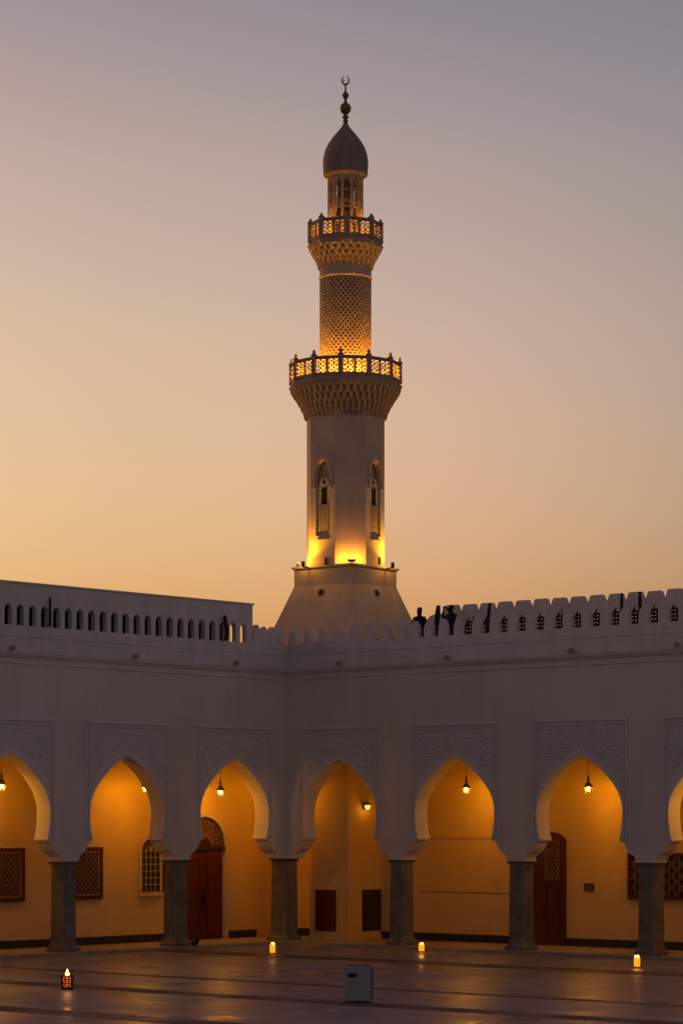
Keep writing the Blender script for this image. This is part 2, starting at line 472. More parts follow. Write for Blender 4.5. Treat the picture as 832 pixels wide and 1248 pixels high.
        bm = BM(); lattice_bars(bm, x0, x1, 1.78, 3.12, D-.032, .19, .034, .03, diag=False); lattice_bars(bm, x0, x1, 1.78, 3.12, D-.030, .38, .028, .02, ortho=False); link('fretwork', bm, 'lattice', win)
        # roof wall with trapezoid merlons and pointed fretted openings
        bm = BM(); RD = 1.5; pit = .75; s0 = 6.3; hwc = pit/2; scr = []
        poly = [(5.0, 10.98), (5.0, 9.75), (s0-hwc, 9.75), (s0-hwc, 11.30), (s0-hwc-.12, 11.31), (5.55, 11.30), (5.35, 11.26), (5.18, 11.1)]
        wprism(bm, poly, RD, .28)
        k = 0
        while s0+pit*k < END-1:
            c = s0+pit*k; j = random.uniform(-.015, .015)
            box(bm, c-hwc, c+hwc, RD, RD+.28, 9.75, 10.45)
            pr = [(.23, 10.45), (.23, 10.82), (.13, 10.96), (0, 11.12)]
            body = [(c-hwc, 11.27), (c-hwc, 10.45)] + [(c-h, z) for h, z in pr] + [(c+h, z) for h, z in reversed(pr[:-1])] + [(c+hwc, 10.45), (c+hwc, 11.27), (c+hwc-.02, 11.29),
                   (c+hwc*.70, 11.54+j), (c+hwc*.58, 11.58+j), (c-hwc*.58, 11.58+j), (c-hwc*.70, 11.54+j), (c-hwc+.02, 11.29)]
            wprism(bm, body, RD, .12); scr.append(c); k += 1
        rw = link('roof_wall', bm, 'plaster_top', root)
        for c in scr:
            bm = BM(); yy = RD+.07
            # a dark solid leaf to one side, fretted at the other
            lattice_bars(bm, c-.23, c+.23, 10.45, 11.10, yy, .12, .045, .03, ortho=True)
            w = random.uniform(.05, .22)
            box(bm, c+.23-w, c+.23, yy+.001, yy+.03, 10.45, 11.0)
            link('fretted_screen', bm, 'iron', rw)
    else:
        # lattice panels on rear wall
        for (sa, sb_) in ((9.68+.08, 11.3), (6.17+.08, 7.75)):
            x0, x1 = -sb_, -sa
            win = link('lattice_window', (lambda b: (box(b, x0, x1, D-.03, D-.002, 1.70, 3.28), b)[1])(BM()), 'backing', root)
            bm = BM(); frame_rect(bm, x0, x1, 1.70, 3.28, D-.002, .09, .09); link('window_frame', bm, 'wood', win)
            bm = BM(); lattice_bars(bm, x0+.1, x1-.1, 1.8, 3.18, D-.032, .20, .034, .03, ortho=False); frame_rect(bm, x0+.1, x1-.1, 1.8, 3.18, D-.032, .08, .03); link('fretwork', bm, 'lattice', win)
        bm = BM(); box(bm, -END, -9.3, D-.012, D-.002, 3.60, 3.625); link('dado_line', bm, 'ceiling', root)
        # arched window with muntins
        x0, x1 = -4.30, -3.41; c = (x0+x1)/2; hw = (x1-x0)/2
        pr = small_arch(hw, 1.82, 3.22, 3.66, 8)
        pol = [(c-h, z) for h, z in pr] + [(c+h, z) for h, z in reversed(pr[:-1])]
        bm = BM(); wprism(bm, pol, D-.03, .028); win = link('window', bm, 'wglass', root)
        bm = BM()
        fo = [(c+(x-c)*1.2, 1.74+(z-1.74)*1.05) for x, z in pol]
        for k in range(len(pol)-1): wprism(bm, [pol[k], pol[k+1], fo[k+1], fo[k]], D-.07, .068)
        for k in range(1, 4): box(bm, x0+k*hw/2-.009, x0+k*hw/2+.009, D-.05, D-.031, 1.82, 3.3)
        for k in range(1, 7): box(bm, x0, x1, D-.052, D-.031, 1.82+k*.235-.009, 1.82+k*.235+.009)
        for k in range(1, 6):
            a_ = math.pi*k/6; tube(bm, Vector((c, D-.045, 3.25)), Vector((c+hw*.9*math.cos(a_), D-.045, 3.25+.36*math.sin(a_))), .009, 5)
        link('window_frame', bm, 'ceiling', win)
        bm = BM(); box(bm, x0-.12, x1+.12, D-.12, D-.002, 1.66, 1.76); link('sill', bm, 'cream', win)
        bm = BM(); box(bm, x1+.14, x1+.26, D-.08, D-.002, 1.8, 2.9); link('shutter', bm, 'wood_and_shade_dark', win)
        # big arched door
        c = -1.21; hw = 1.0
        pr = small_arch(hw, 3.33, 3.36, 4.42, 10)
        pol = [(c-h, z) for h, z in pr] + [(c+h, z) for h, z in reversed(pr[:-1])]
        bm = BM(); wprism(bm, pol, D-.04, .036); 
        dr = link('door', bm, 'wood_and_shade_dark', root)
        bm = BM(); box(bm, c-hw, c-.02, D-.07, D-.003, FZ, 3.24); box(bm, c+.02, c+hw-.12, D-.07, D-.003, FZ, 3.24)
        for xa in (c-hw+.12, c+.14):
            for za, zb in ((.3, 1.3), (1.45, 2.9)): frame_rect(bm, xa, xa+.62, za, zb, D-.072, .05, .025)
        link('door_leaf', bm, 'wood', dr)
        bm = BM(); box(bm, c-hw, c+hw, D-.13, D-.003, 3.24, 3.345); link('transom', bm, 'wood_and_shade_dark', dr)
        bm = BM()
        for k in range(0, 13):
            a_ = math.pi*k/12
            for r0, r1 in ((.3, .62), (.62, .88)):
                a2 = a_ + (math.pi/24 if r0 > .5 else 0)
                for da in (-.12, .12):
                    bar(bm, Vector((c+r0*math.cos(a2), D-.05, 3.38+r0*.98*math.sin(a2))), Vector((c+r1*math.cos(a2+da), D-.05, 3.38+r1*.98*math.sin(a2+da))), .03, .02, -Y)
        for r0 in (.3, .62, .88):
            for k in range(24):
                a_ = math.pi*k/24; b_ = math.pi*(k+1)/24
                bar(bm, Vector((c+r0*math.cos(a_), D-.052, 3.38+r0*.98*math.sin(a_))), Vector((c+r0*math.cos(b_), D-.052, 3.38+r0*.98*math.sin(b_))), .03, .022, -Y)
        link('fanlight', bm, 'lattice', dr)
        bm = BM(); full = [(c-hw, FZ)] + pol + [(c+hw, FZ)]
        fo = [(c+(x-c)*1.17, z if z < 1 else z+.17*max(0, (z-3.3))/1.1) for x, z in full]
        for k in range(len(full)-1): wprism(bm, [full[k], full[k+1], fo[k+1], fo[k]], D-.10, .098)
        link('door_surround', bm, 'ceiling', dr)
        bm = BM(); tube(bm, Vector((c-.1, D-.13, 1.25)), Vector((c-.1, D-.13, 1.75)), .03); box(bm, c-.16, c-.04, D-.085, D-.072, 1.15, 1.85); link('handle', bm, 'iron', dr)
        # raised roof wall with small arched openings
        bm = BM(); pit = .507; s0 = 2.454-.28; y0, th = -.07, .20
        box(bm, -1.93, -1.72, y0, y0+th, 10.402, 11.15)
        k = 0; a = 1.93
        while a < END-.6:
            cs = a + pit/2
            wprism(bm, bay_poly(-cs, -a-pit, -a, 11.15, small_arch(.155, 10.402, 10.86, 11.07, 5)), y0, th)
            a += pit
        wprism(bm, [(-END+.1, 11.153), (-1.72, 11.153), (-1.72, 11.72), (-END+.1, 11.72)], y0, th)
        rw = link('roof_wall', bm, 'plaster_top', root)
        bm = BM(); box(bm, -END+.1, -1.66, y0-.04, 1.15, 11.722, 11.78); link('coping', bm, 'plaster_top', rw)
        bm = BM(); box(bm, -END+.1, -1.95, .95, 1.12, 9.75, 11.719); link('back_wall', bm, 'backing', rw)  # near-black colour stands in for the shade inside the roofed loggia
    return root, D
WR, DR = make_wing('R')
WL, DL = make_wing('L')
def WP(side, s, d, z):   # s positive away from the corner
    a = A_R if side == 'R' else A_L
    x = s if side == 'R' else -s
    return Vector((C.x + x*math.cos(a) - d*math.sin(a), C.y + x*math.sin(a) + d*math.cos(a), z))

def point_light(name, loc, energy, col=(1, .41, .004), radius=.06, parent=None):
    l = bpy.data.lights.new(name, 'POINT'); l.energy = energy; l.color = col; l.shadow_soft_size = radius
    o = bpy.data.objects.new(name, l); COL.objects.link(o); o.location = loc
    if parent: o.parent = parent
    return o
def spot(name, loc, target, energy, ang, blend=.6, col=(1, .50, .09), radius=.05, parent=None):
    l = bpy.data.lights.new(name, 'SPOT'); l.energy = energy; l.color = col; l.shadow_soft_size = radius
    l.spot_size = R(ang); l.spot_blend = blend
    o = bpy.data.objects.new(name, l); COL.objects.link(o); o.location = loc
    o.rotation_euler = (Vector(target)-Vector(loc)).to_track_quat('-Z', 'Y').to_euler()
    if parent: o.parent = parent
    return o

# ------------------------------------------------------------------ pendant lamps
LAMPE = 70
def make_lamp():
    root = empty('pendant_lamp', (0, 0, 0), 0, 'x', 'lamp', 'pendant lamps hanging in the galleries')
    bm = BM(); tube(bm, Vector((0, 0, .34)), Vector((0, 0, 1.5)), .009, 6); link('cord', bm, 'iron', root)
    bm = BM(); lathe(bm, [(.02, .36), (.05, .33), (.03, .28), (.06, .24), (.035, .2), (.05, .15), (.13, .06), (.17, .02), (.175, .0), (.12, .01), (.05, .10)], 14)
    for k in range(6):
        a = k*math.pi/3; tube(bm, Vector((.15*math.cos(a), .15*math.sin(a), .01)), Vector((.09*math.cos(a), .09*math.sin(a), -.19)), .006, 4)
    link('lamp_shade', bm, 'bronze', root)
    bm = BM(); lathe(bm, [(.09, .0), (.12, -.05), (.125, -.1), (.10, -.17), (.06, -.2)], 14, cap=False); link('glass', bm, 'glass', root, True)
    bm = BM(); ball(bm, (0, 0, -.08), .042, 1, 1, 1.3); link('bulb', bm, 'bulb', root, True)
    point_light('lamp_light', (0, 0, -.07), LAMPE, radius=.07, parent=root)
    return root
lamps = [('L', 177, 1.5, 962, 'lamp half hidden by the second arch from the left, above an arched window'),
         ('L', 268.5, 1.6, 966, 'lamp hanging above the tall arched wooden door left of the corner pier'),
         ('L', 2, 1.5, 959, 'lamp nearest the left edge, above the leftmost lattice window'),
         ('R', 568, 2.05, 963, 'lamp in the arch with a plain wall and no door behind'),
         ('R', 716.5, 2.05, 962, 'lamp hanging over the small plaque, right of the red wooden door')]
lp = make_lamp()
for i, (sd, px, d, py, lab) in enumerate(lamps):
    o = lp if i == 0 else copy_tree(lp)
    x = to_s(px, d, sd); p = WP(sd, abs(x), d, 0)
    o.location = (p.x, p.y, HEYE + (HY-py)*p.y/F + .07); o['label'] = 'lit ' + lab
# next bays, out of frame, keep their lamps too
for sd, s in (('R', 17.2), ('R', 22.3), ('L', 17.2)):
    o = copy_tree(lp); p = WP(sd, s, 1.3, 5.5); o.location = p; o['label'] = 'lit pendant lamp in a gallery bay beyond the picture edge'
o = copy_tree(lp); o.location = WP('R', -.9, .95, 5.5); o['label'] = 'pendant lamp hidden behind the corner pier, lighting the corner block'
for ch in o.children:
    if ch.type == 'LIGHT': ch.data = ch.data.copy(); ch.data.energy = 46
# wall lamp on the corner block
root = empty('wall_lamp', WP('R', 1.545, 2.45, 4.8), A_R, 'small round dim wall lamp on the corner block beneath the middle arch', 'lamp')
bm = BM(); box(bm, 0, .03, -.07, .07, -.12, .12); tube(bm, Vector((.02, 0, .08)), Vector((.16, 0, .12)), .015, 6); link('bracket', bm, 'iron', root)
bm = BM(); lathe(bm, [(.04, .14), (.11, .1), (.13, .02), (.12, .03), (.03, .11)], 12, c=(.16, 0)); link('lamp_shade', bm, 'bronze', root)
bm = BM(); ball(bm, (.16, 0, -.02), .10, 1, 1, 1.25); link('bulb', bm, 'bulb_dim', root, True)
point_light('lamp_light', (.30, 0, -.1), 1.6, parent=root)

# plaque, camera
o = link('plaque', (lambda b: (box(b, -.2, .2, -.03, 0, -.13, .13), b)[1])(BM()), 'plaque', None); o.location = WP('R', to_s(718, DR, 'R'), DR-.004, 2.05); o.rotation_euler = (0, 0, A_R)
tag(o, 'small dark metal plaque on the gallery wall right of the red wooden door', 'plaque')
bm = BM()
for z, w in ((.06, .13), (.01, .1), (-.05, .12)): box(bm, -w, w, -.036, -.031, z-.012, z+.012)
q = link('engraved_lines', bm, 'lattice', o)
root = empty('security_camera', WP('R', to_s(667, DR, 'R'), DR, 4.78), A_R, 'tiny dark security camera on the gallery wall above the red wooden door', 'camera')
bm = BM(); box(bm, -.04, .04, -.03, -.003, -.04, .04); tube(bm, Vector((0, -.02, 0)), Vector((0, -.12, -.02)), .012, 6); link('mount', bm, 'black', root)
bm = BM(); tube(bm, Vector((0, -.07, -.05)), Vector((.02, -.24, -.09)), .04, 10); link('camera_body', bm, 'black', root)

# ------------------------------------------------------------------ minaret
AX = Vector((.16, 102.1, 0))
mn = empty('minaret', (AX.x, AX.y, GZ), 0, 'tall pale minaret with two lit balconies, onion dome and crescent finial', 'minaret')
def PZ(th, r, z): return Vector((r*math.cos(R(th)), -r*math.sin(R(th)), z-GZ))
S4 = [82.9+90*k for k in range(4)]
def sqring(h, z): return [PZ(t, h*math.sqrt(2), z) for t in S4]
bm = BM(); loft(bm, [sqring(3.05, GZ), sqring(3.05, 9.1), sqring(1.46, 13.66), sqring(1.46, 14.32)])
base = link('base', bm, 'stone', mn)
bm = BM(); loft(bm, [sqring(1.50, 14.323), sqring(1.54, 14.36), sqring(1.54, 14.43)]); link('platform_lip', bm, 'stone', base)
def frame_at(th, apo, z=0):
    N = Vector((math.cos(R(th)), -math.sin(R(th)), 0)); U = Vector((-N.y, N.x, 0))
    return N*apo - Vector((0, 0, GZ)) + Z*z, U, N
for th in (127.9, 37.9):
    # round medallion on the vertical band of base
    O, U, N = frame_at(th, 1.46 + .07)
    O = O + Z*13.35; tilt = (N*1 + Z*.342).normalized()
    cc = O + N*.04
    bm = BM()
    n = 14; 
    V2 = tilt.cross(U).normalized()
    loft(bm, [[cc + (U*math.cos(2*math.pi*k/n)+V2*math.sin(2*math.pi*k/n))*rr + tilt*tt for k in range(n)] for rr, tt in ((.16, -.06), (.16, .02), (.12, .03))])
    md = link('medallion', bm, 'bronze', base)
    bm = BM()
    for k in range(4):
        a = k*math.pi/4; v = U*math.cos(a)+V2*math.sin(a); bar(bm, cc+tilt*.031-v*.12, cc+tilt*.031+v*.12, .03, .02, tilt)
    link('rosette', bm, 'iron', md)
# octagonal shaft
AP = 1.49; FW = AP*math.tan(R(22.5))
OC = [82.5+45*k for k in range(8)]
bm = BM()
loft(bm, [[PZ(t+22.5, 1.30, z) for t in OC] for z in (14.435, 20.7)])
NZ0, NZS, NZT = 15.6, 17.95, 18.62
for k, t in enumerate(OC):
    O, U, N = frame_at(t, AP)
    if k % 2 == 0:
        prism(bm, [(-FW, 14.435), (FW, 14.435), (FW, 20.6), (-FW, 20.6)], O, U, Z, N, .2)
    else:
        prism(bm, [(-FW, 14.435), (FW, 14.435), (FW, NZ0), (-FW, NZ0)], O, U, Z, N, .2)
        prism(bm, bay_poly(0, -FW, FW, 20.6, small_arch(.34, NZ0, NZS, NZT, 8)), O, U, Z, N, .2)
shaft = link('shaft', bm, 'stone', mn)
for k, t in enumerate(OC):
    if k % 2 == 0: continue
    O, U, N = frame_at(t, AP)
    bm = BM(); pr = small_arch(.34, NZ0, NZS, NZT, 8)
    # hood: arch moulding springing from small imposts
    hp = [(.36, 17.55)] + [(h*1.06+.02 if h else 0, z) for h, z in pr[1:]]
    ho = [(.46, 17.55)] + [(h*1.06+.12 if h else 0, z+(.0 if h > .3 else .1)) for h, z in pr[1:]]
    hp[-1] = (0, NZT+.03); ho[-1] = (0, NZT+.15)
    for s in (-1, 1):
        for a in range(len(hp)-1):
            prism(bm, [(s*hp[a][0], hp[a][1]), (s*hp[a+1][0], hp[a+1][1]), (s*ho[a+1][0], ho[a+1][1]), (s*ho[a][0], ho[a][1])], O+N*.05, U, Z, N, .048)
        x0, x1 = sorted((s*.33, s*.5)); prism(bm, [(x0, 17.46), (x1, 17.46), (x1, 17.55), (x0, 17.55)], O+N*.08, U, Z, N, .078)
    nf = link('niche', bm, 'stone', shaft)
    B = O - N*.11     # back of niche (the core sits at 1.201 apothem)
    bm = BM(); prism(bm, [(-.336, NZ0), (.336, NZ0), (.336, 17.46), (.15, 17.9), (-.15, 17.9), (-.336, 17.46)], B+N*.02, U, Z, N, .05)
    link('niche_back', bm, 'stone', shaft)
    B2 = B+N*.02
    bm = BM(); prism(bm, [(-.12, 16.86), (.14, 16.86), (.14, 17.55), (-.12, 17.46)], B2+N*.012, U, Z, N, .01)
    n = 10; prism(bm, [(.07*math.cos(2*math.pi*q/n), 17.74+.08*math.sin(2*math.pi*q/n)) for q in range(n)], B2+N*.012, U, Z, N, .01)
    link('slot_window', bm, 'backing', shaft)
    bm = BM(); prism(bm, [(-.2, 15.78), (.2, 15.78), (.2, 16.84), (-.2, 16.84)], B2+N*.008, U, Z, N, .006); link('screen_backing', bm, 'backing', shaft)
    bm = BM(); 
    rnd = random.Random(5)
    for a in range(11):
        z = 15.84+a*.095
        for s in (-1, 1):
            bar(bm, B2+N*.012+U*(-.2)+Z*(z-.05*s), B2+N*.012+U*0+Z*(z+.05*s), .028, .03, N)
            bar(bm, B2+N*.012+U*0+Z*(z-.05*s), B2+N*.012+U*.2+Z*(z+.05*s), .028, .03, N)
    for x in (-.2, 0, .2): bar(bm, B2+N*.012+U*x+Z*15.78, B2+N*.012+U*x+Z*16.84, .035, .035, N)
    link('fretted_screen', bm, 'stone2', shaft)
    bm = BM(); prism(bm, [(-.27, 15.42), (.27, 15.42), (.27, 15.47), (-.27, 15.47)], O+N*.05, U, Z, N, .048); link('sill', bm, 'rail', shaft)

def muqarnas(bm, r0, r1, z0, z1, tiers, cells, a0, poly=None):
    """tiers of little pointed brackets stepping outwards"""
    h = (z1-z0)/tiers
    for t in range(tiers):
        f = (t+1)/tiers; f0 = t/tiers
        ra = r0 + (r1-r0)*f0**1.35; rb = r0 + (r1-r0)*f**1.35
        zt = z0+h*(t+1); zb = z0+h*t
        # solid step
        n = 48
        lathe(bm, [(ra-.02, zb-GZ), (ra+.2*(rb-ra), zb+h*.45-GZ), (rb-.03, zt-h*.14-GZ), (rb, zt-h*.12-GZ), (rb, zt-.002-GZ)], n, a0=R(a0))
        off = .5 if t == 2 else 0
        da = 360/cells
        for k in range(cells):
            th = a0 + (k+off)*da
            N = Vector((math.cos(R(th)), -math.sin(R(th)), 0)); U = Vector((-N.y, N.x, 0))
            w = 2*math.pi*rb/cells*.34
            top = [N*(ra-.1)+U*w, N*(rb+.035)+U*w, N*(rb+.035)-U*w, N*(ra-.1)-U*w]
            mid = [N*(ra-.1)+U*w*.8, N*(ra+(rb-ra)*.75+.035)+U*w*.8, N*(ra+(rb-ra)*.75+.035)-U*w*.8, N*(ra-.1)-U*w*.8]
            bot = [N*(ra-.1)+U*w*.25, N*(ra+.05)+U*w*.25, N*(ra+.05)-U*w*.25, N*(ra-.1)-U*w*.25]
            loft(bm, [[p+Z*(zb-h*.5-GZ) for p in bot], [p+Z*(zb+h*.3-GZ) for p in mid], [p+Z*(zt-h*.16-GZ) for p in top]])

def ngon(r, z, n, a0): return [PZ(a0+360/n*k, r, z) for k in range(n)]
def balcony(name, n, a0, Rb, zb, r_in, subdiv, posth, z_c0, r_c0, tiers, cells, lights, energy, panel_h):
    bm = BM(); loft(bm, [ngon(Rb+.04, zb, n, a0), ngon(Rb+.06, zb+.05, n, a0), ngon(Rb+.06, zb+.11, n, a0), ngon(Rb, zb+.13, n, a0), ngon(Rb, zb+.20, n, a0)])
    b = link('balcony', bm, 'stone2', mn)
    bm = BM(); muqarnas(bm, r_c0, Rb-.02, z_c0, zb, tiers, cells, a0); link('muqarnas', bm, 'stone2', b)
    zr0 = zb+.36; zr1 = zr0+panel_h; zr2 = zr1+.14
    for k in range(n):
        A = PZ(a0+360/n*k, Rb-.07, 0); Bq = PZ(a0+360/n*(k+1), Rb-.07, 0)
        mid = (A+Bq)/2; U = (Bq-A); L = U.length; U.normalize(); N = Vector((mid.x, mid.y, 0)).normalized()
        zz = Vector((0, 0, 0)); O = Vector((A.x, A.y, -GZ))
        bm = BM()
        prism(bm, [(0.02, zb+.202), (L-.02, zb+.202), (L-.02, zr0), (0.02, zr0)], O+N*.05, U, Z, N, .1)
        prism(bm, [(0.0, zr1), (L, zr1), (L, zr2-.03), (0.0, zr2-.03)], O+N*.06, U, Z, N, .12)
        prism(bm, [(0.0, zr2-.028), (L, zr2-.028), (L, zr2), (0.0, zr2)], O+N*.09, U, Z, N, .18)
        for j in range(1, subdiv):
            x = L*j/subdiv; prism(bm, [(x-.035, zr0), (x+.035, zr0), (x+.035, zr1), (x-.035, zr1)], O+N*.045, U, Z, N, .09)
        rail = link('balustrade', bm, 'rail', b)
        # pierced screen: pickets + crossing bars
        bm = BM(); cell = L/subdiv
        for j in range(subdiv):
            xa = j*cell+.06; xb = (j+1)*cell-.06; m = 2
            for q in range(m+1):
                x = xa+(xb-xa)*q/m; bar(bm, O+U*x+Z*zr0, O+U*x+Z*zr1, .024, .02, N)
            for q in range(3):
                z0_ = zr0+panel_h*q/3; z1_ = zr0+panel_h*(q+1)/3; xm = (xa+xb)/2
                for (p, q_) in (((xa, z0_), (xm, z1_)), ((xm, z0_), (xa, z1_)), ((xm, z0_), (xb, z1_)), ((xb, z0_), (xm, z1_))):
                    bar(bm, O+U*p[0]+Z*p[1], O+U*q_[0]+Z*q_[1], .032, .018, N)
        link('pierced_screen', bm, 'rail', rail)
        bm = BM(); P0 = PZ(a0+360/n*k, Rb-.06, 0)
        c = (P0.x, P0.y)
        lathe(bm, [(.115, zb+.20-GZ), (.115, zr2+.02-GZ), (.135, zr2+.03-GZ), (.135, zr2+.07-GZ), (.07, zr2+.09-GZ), (.075, zr2+posth*.6-GZ), (.045, zr2+posth-GZ)], 8, c=c)
        link('post', bm, 'rail', b)
    for k in range(lights):
        th = a0 + 360/lights*(k+.5)
        p = PZ(th, r_in+.24+.5*(Rb-r_in-.75), zb+.33)
        point_light('balcony_light', p, energy, col=(1, .42, .035), radius=.05, parent=b)
        bm = BM(); lathe(bm, [(.05, zb+.202-GZ), (.05, zb+.25-GZ), (.03, zb+.27-GZ)], 8, c=(p.x, p.y)); link('uplight', bm, 'uplens', b)
    return b
RC = 1.04
b1 = balcony('lower', 12, 5, 2.22, 21.60, RC, 2, .26, 20.52, 1.60, 4, 48, 8, 70, .50)
# cylindrical lattice drum
bm = BM(); lathe(bm, [(RC-.15, 21.6-GZ), (RC-.15, 26.05-GZ)], 48); drum = link('drum', bm, 'wood_and_shade_dark', mn)  # dark core colour stands in for shade inside the pierced holes
bm = BM(); NH = 34; z0, z1 = 22.0, 25.98; segs = 42
for sgn in (1, -1):
    for k in range(NH):
        prev = None; a = 2*math.pi*k/NH
        ringv = []
        for j in range(segs+1):
            z = z0+(z1-z0)*j/segs; th = a + sgn*(z-z0)/RC*.85
            c_, s_ = math.cos(th), math.sin(th); T = Vector((-s_, c_, 0)); N = Vector((c_, s_, 0))
            W = (Z*sgn*-.65+T*.76)*.030
            W = Vector((T.x*.76, T.y*.76, -sgn*.65))*.034
            p = Vector((0, 0, z-GZ))
            ringv.append([p+N*(RC-.06)-W, p+N*RC-W, p+N*RC+W, p+N*(RC-.06)+W])
        loft(bm, ringv)
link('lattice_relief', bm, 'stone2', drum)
bm = BM(); lathe(bm, [(RC-.16, 25.97-GZ), (RC-.05, 25.98-GZ), (RC+.03, 26.0-GZ), (RC+.05, 26.05-GZ), (RC+.03, 26.09-GZ), (RC, 26.10-GZ), (RC, 26.72-GZ)], 48); link('drum_collar', bm, 'stone', drum)
b2 = balcony('upper', 8, 88, 1.46, 27.26, .74, 2, .20, 26.52, 1.06, 4, 28, 5, 17, .48)
# lantern with tall narrow arches
bm = BM(); LR = .73; nA = 12
for k in range(nA):
    th = 85+30*k; O, U, N = frame_at(th, LR*math.cos(R(15)))
    w = LR*math.sin(R(15))
    pr = [(w*.74, 27.5), (w*.70, 28.5), (w*.52, 28.95), (w*.62, 29.15), (w*.68, 29.4), (w*.62, 29.7), (w*.40, 29.9), (0, 30.02)]
    prism(bm, bay_poly(0, -w, w, 30.25, pr), O, U, Z, N, .11)
lantern = link('lantern', bm, 'stone2', mn)
bm = BM(); lathe(bm, [(.40, 27.42-GZ), (.40, 28.75-GZ), (.34, 28.8-GZ), (.34, 30.0-GZ)], 16); link('lantern_core', bm, 'wood_and_shade_dark', lantern)  # core coloured dark so the arch tops read as unlit
for k in range(nA):
    bm = BM(); th = 85+30*k; O, U, N = frame_at(th, LR*math.cos(R(15))-.05); w = LR*math.sin(R(15))*.55
    for z in (29.05, 29.5):
        bar(bm, O+U*(-w)+Z*(z-.06), O+U*w+Z*(z+.06), .035, .03, N); bar(bm, O+U*(-w)+Z*(z+.06), O+U*w+Z*(z-.06), .035, .03, N)
    bar(bm, O-U*w+Z*28.82, O+U*w+Z*28.82, .05, .04, N)
    bar(bm, O+Z*28.8, O+Z*29.95, .03, .03, N)
    link('tracery', bm, 'rail', lantern)
for k in range(3):
    p = PZ(85+15+120*k-30, .53, 27.62); point_light('lantern_light', p, 5, col=(1, .46, .06), radius=.05, parent=lantern)
# dome
def zc(y): return 4.2+(1003-80-y/5.2)/30.36
prof = [(.70, zc(712)), (.78, zc(706)), (.885, zc(698)), (.90, zc(690))] + [(w/157.9, zc(y)) for y, w in ((675, 140), (655, 143), (625, 144), (595, 143), (565, 138), (540, 131), (515, 120), (490, 106), (465, 89), (445, 74), (425, 57), (405, 40), (390, 28), (378, 20), (366, 15))]
bm = BM(); lathe(bm, [(r, z-GZ) for r, z in prof], 40); dome = link('dome', bm, 'domem', mn, True)
bm = BM()
fp = [(15, 372), (13, 360), (17, 352), (17, 346), (13, 342), (14, 334), (20, 328), (20, 320), (12, 312), (12, 306), (22, 300), (32, 288), (36, 271), (33, 254), (24, 242), (12, 234), (9, 226), (9, 214), (12, 206), (18, 198), (22, 187), (18, 176), (10, 168), (6, 160), (5, 118)]
lathe(bm, [(r/157.9, zc(y)-GZ) for r, y in fp], 18); fin = link('finial', bm, 'bronze', mn, True)
bm = BM(); cz = zc(90)-GZ; rr = .135
rings = []
for k in range(25):
    a = R(-90 + -163 + 326*k/24); w = .040*math.sin(math.pi*(k+.35)/24.7)**.8+.004
    ctr = Vector((rr*math.cos(a), 0, cz+rr*1.3*math.sin(a))); rad = Vector((math.cos(a), 0, math.sin(a)))
    rings.append([ctr + rad*w*.9*math.cos(q*math.pi/3) + Y*w*.7*math.sin(q*math.pi/3) for q in range(6)])
loft(bm, rings)
ball(bm, (-.05, 0, cz-.02), .03, seg=8); ball(bm, (-.14, 0, cz+.02), .035, seg=8)
cr_ = link('crescent', bm, 'bronze', fin); 

# floodlights on the minaret platform
fl = empty('floodlight', (0, 0, 0), 0, 'x', 'floodlight', 'small floodlights on the minaret platform')
bm = BM(); box(bm, -.15, .15, -.05, .05, .05, .16); link('housing', bm, 'black', fl)
bm = BM(); box(bm, -.085, .085, -.035, .035, .171, .178); link('lens', bm, 'uplens', fl)
bm = BM(); box(bm, -.02, .02, -.02, .02, 0, .05); link('foot', bm, 'black', fl)
for i, (th, r, lab) in enumerate(((82.9, 1.92, 'centre front corner'), (172.9, 1.92, 'left corner'), (-7.1, 1.92, 'right corner'), (262.9, 1.92, 'rear corner, out of sight'))):
    o = fl if i == 0 else copy_tree(fl)
    p = PZ(th, r, 0); o.location = (AX.x+p.x, AX.y+p.y, 14.432); o.rotation_euler = (0, 0, -R(th)+math.pi/2)
    o['label'] = 'small black floodlight on the minaret platform at its ' + lab
    N = Vector((math.cos(R(th)), -math.sin(R(th)), 0))
    P0 = Vector((AX.x, AX.y, 0)) + N*1.92 + Z*14.66
    T = Vector((-N.y, N.x, 0))
    for sd_ in (-.30, .30): point_light('floodlight_glow', P0 + T*sd_ - N*.08, 10, col=(1, .42, .03), radius=.08)
    spot('floodlight_beam', P0 - Z*.10, P0 - N*.25 + Z*4, 300, 150, 1.0, col=(1, .44, .02), radius=.04)
BR = None
for i, (th, nt_, r, lab) in enumerate(((148.5, 127.9, 1.97, 'left'), (17.5, 37.9, 1.97, 'right'))):
    p = PZ(th, r, 0); N = Vector((math.cos(R(nt_)), -math.sin(R(nt_)), 0))
    bm = BM(); box(bm, -.025, .025, -.30, .05, -.05, 0); box(bm, -.05, .05, -.05, .05, .0, .20)
    o = link('bracket_floodlight', bm, 'black'); o.location = (AX.x+p.x, AX.y+p.y, 14.40); o.rotation_euler = (0, 0, math.atan2(N.y, N.x)+math.pi/2+math.pi)
    tag(o, 'little black floodlight on a bracket at the %s tip of the minaret platform' % lab, 'floodlight')
    P0 = Vector((AX.x+p.x, AX.y+p.y, 14.68))
    point_light('floodlight_glow', P0, 11, col=(1, .44, .02), radius=.10)
    spot('floodlight_beam', P0 - Z*.06, P0 - N*.25 + Z*4, 110, 150, 1.0, col=(1, .44, .02), radius=.04)
for i, (px, th, r) in enumerate(((392, 128, 1.46), (457, 38, 1.46))):
    p = PZ(th, r, 0)
    bm = BM(); box(bm, -.05, .05, -.05, .05, 0, .22); ball(bm, (0, 0, .25), .05, seg=8)
    o = link('bollard_lamp', bm, 'black'); o.location = (AX.x+(px-416)/F*100.8-.0, 100.75, 14.432)
    tag(o, 'stubby dark post on the %s edge of the minaret platform' % ('left front', 'right front')[i], 'post')

